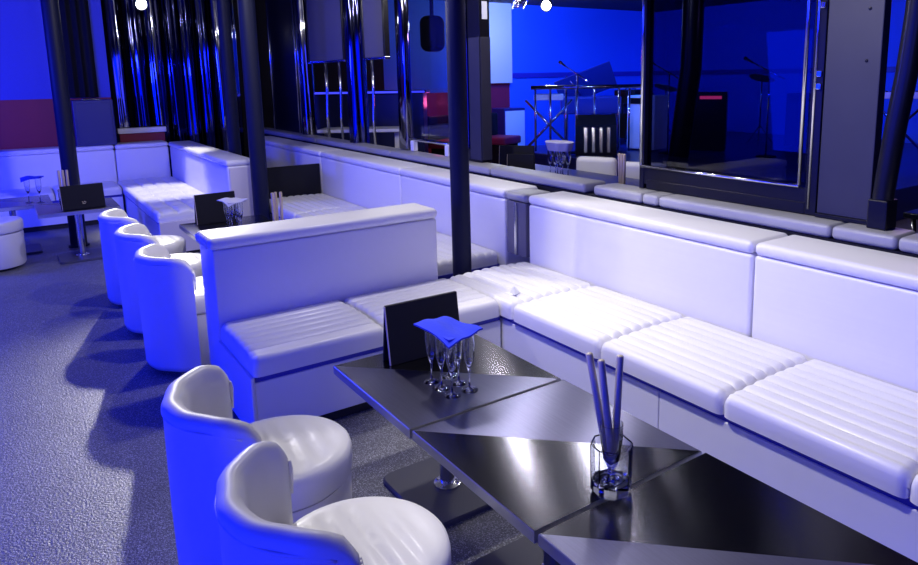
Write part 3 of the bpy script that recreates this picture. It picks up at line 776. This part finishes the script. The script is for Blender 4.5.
for x, y, lab in ((8.62, -7.6, 'chrome microphone stand in front of the piano on the stage'), (6.3, -9.3, 'chrome microphone stand seen through the tinted glass'), (7.6, -8.6, 'chrome microphone stand beside the pale amplifier')):
    t = thing('microphone_stand', lab, 'microphone stand', (x, y, SZ), 0, 'microphone stands on the stage')
    link('base', lathe(B(), [(0, 0), (.15, 0), (.14, .02), (0, .03)], 24), BLACKMATTE, t, True, 40)
    bm = B(); tube(bm, [(0, 0, .02), (0, 0, 1.25)], .012, 8); tube(bm, [(-.25, 0, 1.15), (.3, 0, 1.4)], .010, 8); link('boom', bm, CHROME, t, True)
    link('microphone', lathe(B(), [(0, 0), (.015, 0), (.018, .10), (.028, .12), (.025, .16), (0, .175)], 12, M=Matrix.Translation((.3, 0, 1.4)) @ Matrix.Rotation(1.1, 4, 'Y')), CHROME, t, True, 40)
# bent dark pole in the room beyond
t = thing('bent_pole', 'bent black pole seen through the tinted glass screen', 'pole', (4.95, -5.93, 0))
bm = B(); tube(bm, [(.22, 0, 0), (.19, 0, .4), (.10, 0, 1.0), (0, 0, 1.7), (-.01, 0, 2.4), (0, 0, ZC)], .11, 20); link('shaft', bm, BLACK, t, True, 40)
link('foot_ring', lathe(B(), [(0, 0), (.17, 0), (.17, .015), (0, .02)], 30, (.22, 0, 0)), BLACK, t, True, 40)
# bar counter at the left
t = thing('bar_counter', 'dark bar counter with a glowing blue edge beyond the left openings', 'counter', (10.55, -4.75, 0), .95)
link('counter_body', box(B(), -1.0, 1.0, -.25, .25, 0, 1.40, .01, 2), DARKBLUE, t); link('counter_top', box(B(), -1.05, 1.05, -.3, .3, 1.40, 1.45, .008, 2), BLACK, t)
link('light_strip', box(B(), -1.03, 1.03, .3, .31, 1.41, 1.44), BLUEGLOW, t)
t = thing('white_table', 'narrow white table beyond the ledge left of the chrome post', 'table', (9.0, -4.02, 0), .95)
link('tabletop', box(B(), -.55, .55, -.25, .25, .93, .975, .01, 2), WHITEPAINT, t)
for x in (-.48, .48): link('leg', box(B(), x-.03, x+.03, -.03, .03, 0, .93, .004, 2), WHITEPAINT, t)
# red chairs beyond the pane
for i, (x, y, lab) in enumerate(((10.95, -6.6, 'dark seat with red cushion seen through the clear pane left of the near pole'), (10.95, -7.7, 'dark seat with red cushion beyond the mirrored pillar'))):
    t = thing('lounge_seat', lab, 'chair', (x, y, 0), .4, 'red lounge seats beyond the ledge')
    link('seat', box(B(), -.3, .3, -.3, .3, .38, .52, .03, 3), WALLRED, t, True, 40); link('backrest', box(B(), .22, .34, -.3, .3, .40, .95, .03, 3), BLACKMATTE, t, True, 40)
    link('base', box(B(), -.25, .25, -.25, .25, 0, .38, .01, 2), BLACKMATTE, t)
t = thing('cabinet', 'small dark cabinet with pale door under the pale wall panel beyond the mirrored pillar', 'cabinet', (11.7, -8.45, 0), 0)
link('body', box(B(), -.22, .22, -.26, .26, 0, 1.0, .008, 2), DARKBLUE, t); link('door', box(B(), -.235, -.22, -.24, .24, .05, .95, .003, 1), WALLWHITE, t)
# tray table at right edge
t = thing('tray_table', 'small black table with chrome legs beyond the ledge at the right edge', 'table', (1.93, -5.15, 0), 0)
link('tabletop', box(B(), -.32, .32, -.25, .25, .66, .70, .008, 2), BLACK, t)
for sx in (-1, 1):
    for sy in (-1, 1): link('leg', (lambda bm: tube(bm, [(sx*.27, sy*.2, .66), (sx*.25, sy*.18, .3), (sx*.3, sy*.22, 0)], .016, 8))(B()), CHROME, t, True)

# ------------------------------------------------------------------ lamps
def spot_can(label, x, y, z, aim, r=.06):
    t = thing('ceiling_spotlight', label, 'lamp', (x, y, ZC), 0, 'ceiling spotlights')
    d = (Vector(aim)-Vector((x, y, z))).normalized(); q = d.to_track_quat('-Z', 'Y').to_matrix().to_4x4()
    M = Matrix.Translation((0, 0, z-ZC)) @ q
    link('can', lathe(B(), [(0, .16), (r*.8, .16), (r, .10), (r, -.06), (r*.9, -.06), (r*.85, .0), (0, .0)], 24, M=M), BLACKMATTE, t, True, 40)
    link('lens', lathe(B(), [(0, -.02), (r*.8, -.02), (r*.8, -.012), (0, -.012)], 24, M=M), LAMPGLOW, t)
    bm = B(); tube(bm, [(0, 0, 0), (0, 0, z-ZC+.12)], .012, 8); link('drop_rod', bm, BLACKMATTE, t, True)
    return t
spot_can('glaring ceiling spotlight in front of the mirrored columns', 9.75, -1.56, 2.58, (5, -.8, 1.2), .07)
spot_can('glaring ceiling spotlight over the blue stage room', 9.0, -7.27, 2.74, (5, -4, 1.2), .09)
t = thing('lighting_truss', 'chrome lighting truss under the ceiling of the stage room', 'truss', (9.3, -7.1, 2.80), -.6)
bm = B()
for a, b in ((0, 0), (.2, 0), (.1, .17)): tube(bm, [(-1.4, a, b), (.9, a, b)], .018, 8)
for k in range(9):
    x = -1.3+k*.25; tube(bm, [(x, 0, 0), (x+.12, .2, 0)], .009, 6); tube(bm, [(x, .0, 0), (x+.12, .1, .17)], .009, 6)
link('tubes', bm, CHROME, t, True)
for x in (-1.2, .7): link('hanger', (lambda bm: tube(bm, [(x, .1, .17), (x, .1, .30)], .012, 6))(B()), BLACKMATTE, t, True)
t = thing('hanging_loudspeaker', 'dark loudspeaker hanging under the ceiling seen beside the near black pole', 'speaker', (8.9, -5.12, 2.0), .3)
link('cabinet', box(B(), -.15, .15, -.16, .16, 0, .5, .11, 5), BLACKMATTE, t); link('bracket', box(B(), -.02, .02, -.02, .02, .5, ZC-2.0, .002, 1), BLACKMATTE, t)

def light(kind, name, loc, energy, col, aim=None, size=None, sy=None, r=.08, angle=None, blend=.5):
    l = bpy.data.lights.new(name, kind); l.energy = energy; l.color = col
    if kind == 'AREA':
        l.shape = 'RECTANGLE'; l.size = size; l.size_y = sy or size
    else: l.shadow_soft_size = r
    if kind == 'SPOT' and angle: l.spot_size = math.radians(angle); l.spot_blend = blend
    o = bpy.data.objects.new(name, l); COL.objects.link(o); o.location = loc
    if aim: o.rotation_euler = (Vector(aim)-Vector(loc)).to_track_quat('-Z', 'Y').to_euler()
    return o
W = (1, .96, .97); BL = (.0, .012, 1)
# white house lamps over the benches, with added spots among them
light('POINT', 'bench_lamp', (4.0, -2.0, 2.75), 82, W, r=.06)
light('POINT', 'bench_lamp', (5.9, -1.3, 2.75), 55, W, r=.06)
light('SPOT', 'bench_fill_spot', (2.4, -1.15, 2.95), 240, W, (1.45, -2.6, .4), r=.06, angle=90, blend=.6)  # unseen fill added for the near right seats, cone kept off the divider
light('SPOT', 'pole_shadow_spot', (5.9, -1.3, 2.75), 120, W, (2.5, -2.75, .6), r=.04, angle=34, blend=.5)  # extra beam added at the lamp position to bring out the pole's shadow band
light('SPOT', 'corner_spot', (9.60, -1.57, 2.56), 800, W, (2.2, .25, .1), r=.05, angle=30, blend=.9)
light('SPOT', 'quilt_spot', (8.6, -1.4, 2.95), 260, W, (8.6, -1.42, .5), r=.06, angle=34, blend=.5)
light('POINT', 'ledge_lamp', (5.5, -4.0, 2.98), 30, W, r=.05)
light('POINT', 'ledge_lamp', (3.55, -3.78, 2.98), 30, W, r=.05)
# blue wash from the aisle side
light('AREA', 'blue_wash', (3.0, 3.6, 1.3), 340, BL, (3.6, -1, .6), 8.5, 2.0)
light('AREA', 'blue_wash', (-1.6, .6, 1.6), 40, (.05, .06, 1), (4, -1.2, .5), 2.5, 1.6)  # unseen blue fill added from the camera side
light('POINT', 'far_blue', (8.0, 1.5, 1.9), 330, (.015, .03, 1), r=.2)
# stage
light('SPOT', 'stage_blue', (9.0, -7.6, 2.9), 700, (.0, .10, 1), (11.5, -11.5, 1.4), r=.15, angle=130)
light('SPOT', 'stage_blue', (5.2, -8.0, 2.9), 300, (.0, .02, 1), (6, -12.5, .9), r=.15, angle=120)
light('POINT', 'stage_white', (10.8, -8.0, 2.6), 30, (.8, .9, 1), r=.1)
light('POINT', 'stage_red', (11.2, -6.6, 1.2), 8, (1, .1, .3), r=.1)
light('SPOT', 'stage_gear_fill', (6.2, -5.6, 2.9), 420, (.06, .16, 1), (9.3, -8.5, 1.2), r=.1, angle=42)  # unseen blue spot added to brighten the band gear
light('POINT', 'floor_pink_fill', (2.5, -6.4, 2.3), 26, (.6, .35, 1), r=.1)  # unseen light added to tint the floor beyond the curved column
light('POINT', 'beyond_lamp', (4.4, -4.1, 2.8), 25, W, r=.1)

w = bpy.data.worlds.new('room_ambient'); S.world = w; w.use_nodes = True
w.node_tree.nodes['Background'].inputs[0].default_value = (.02, .025, .16, 1); w.node_tree.nodes['Background'].inputs[1].default_value = .1

# ------------------------------------------------------------------ camera
F, PX, PY = 704.8, 502.9, 198.3
yaw, pitch, roll = -.6158, .1723, -.016
f = Vector((math.cos(yaw)*math.cos(pitch), math.sin(yaw)*math.cos(pitch), -math.sin(pitch)))
r = f.cross(Vector((0, 0, 1))).normalized(); u = r.cross(f)
r2 = r*math.cos(roll)+u*math.sin(roll); u2 = -r*math.sin(roll)+u*math.cos(roll)
cd = bpy.data.cameras.new('camera'); cd.sensor_width = 36; cd.sensor_fit = 'HORIZONTAL'; cd.lens = F*36/918
cd.shift_x = (459-PX)/918; cd.shift_y = (PY-282.5)/918; cd.clip_start = .05; cd.clip_end = 60
co = bpy.data.objects.new('camera', cd); COL.objects.link(co)
co.matrix_world = Matrix(((r2.x, u2.x, -f.x, 0), (r2.y, u2.y, -f.y, 0), (r2.z, u2.z, -f.z, 1.65), (0, 0, 0, 1)))
S.camera = co
S.view_settings.view_transform = 'Standard'; S.view_settings.look = 'None'; S.view_settings.gamma = 1; S.view_settings.exposure = 0
S.view_settings.use_curve_mapping = False
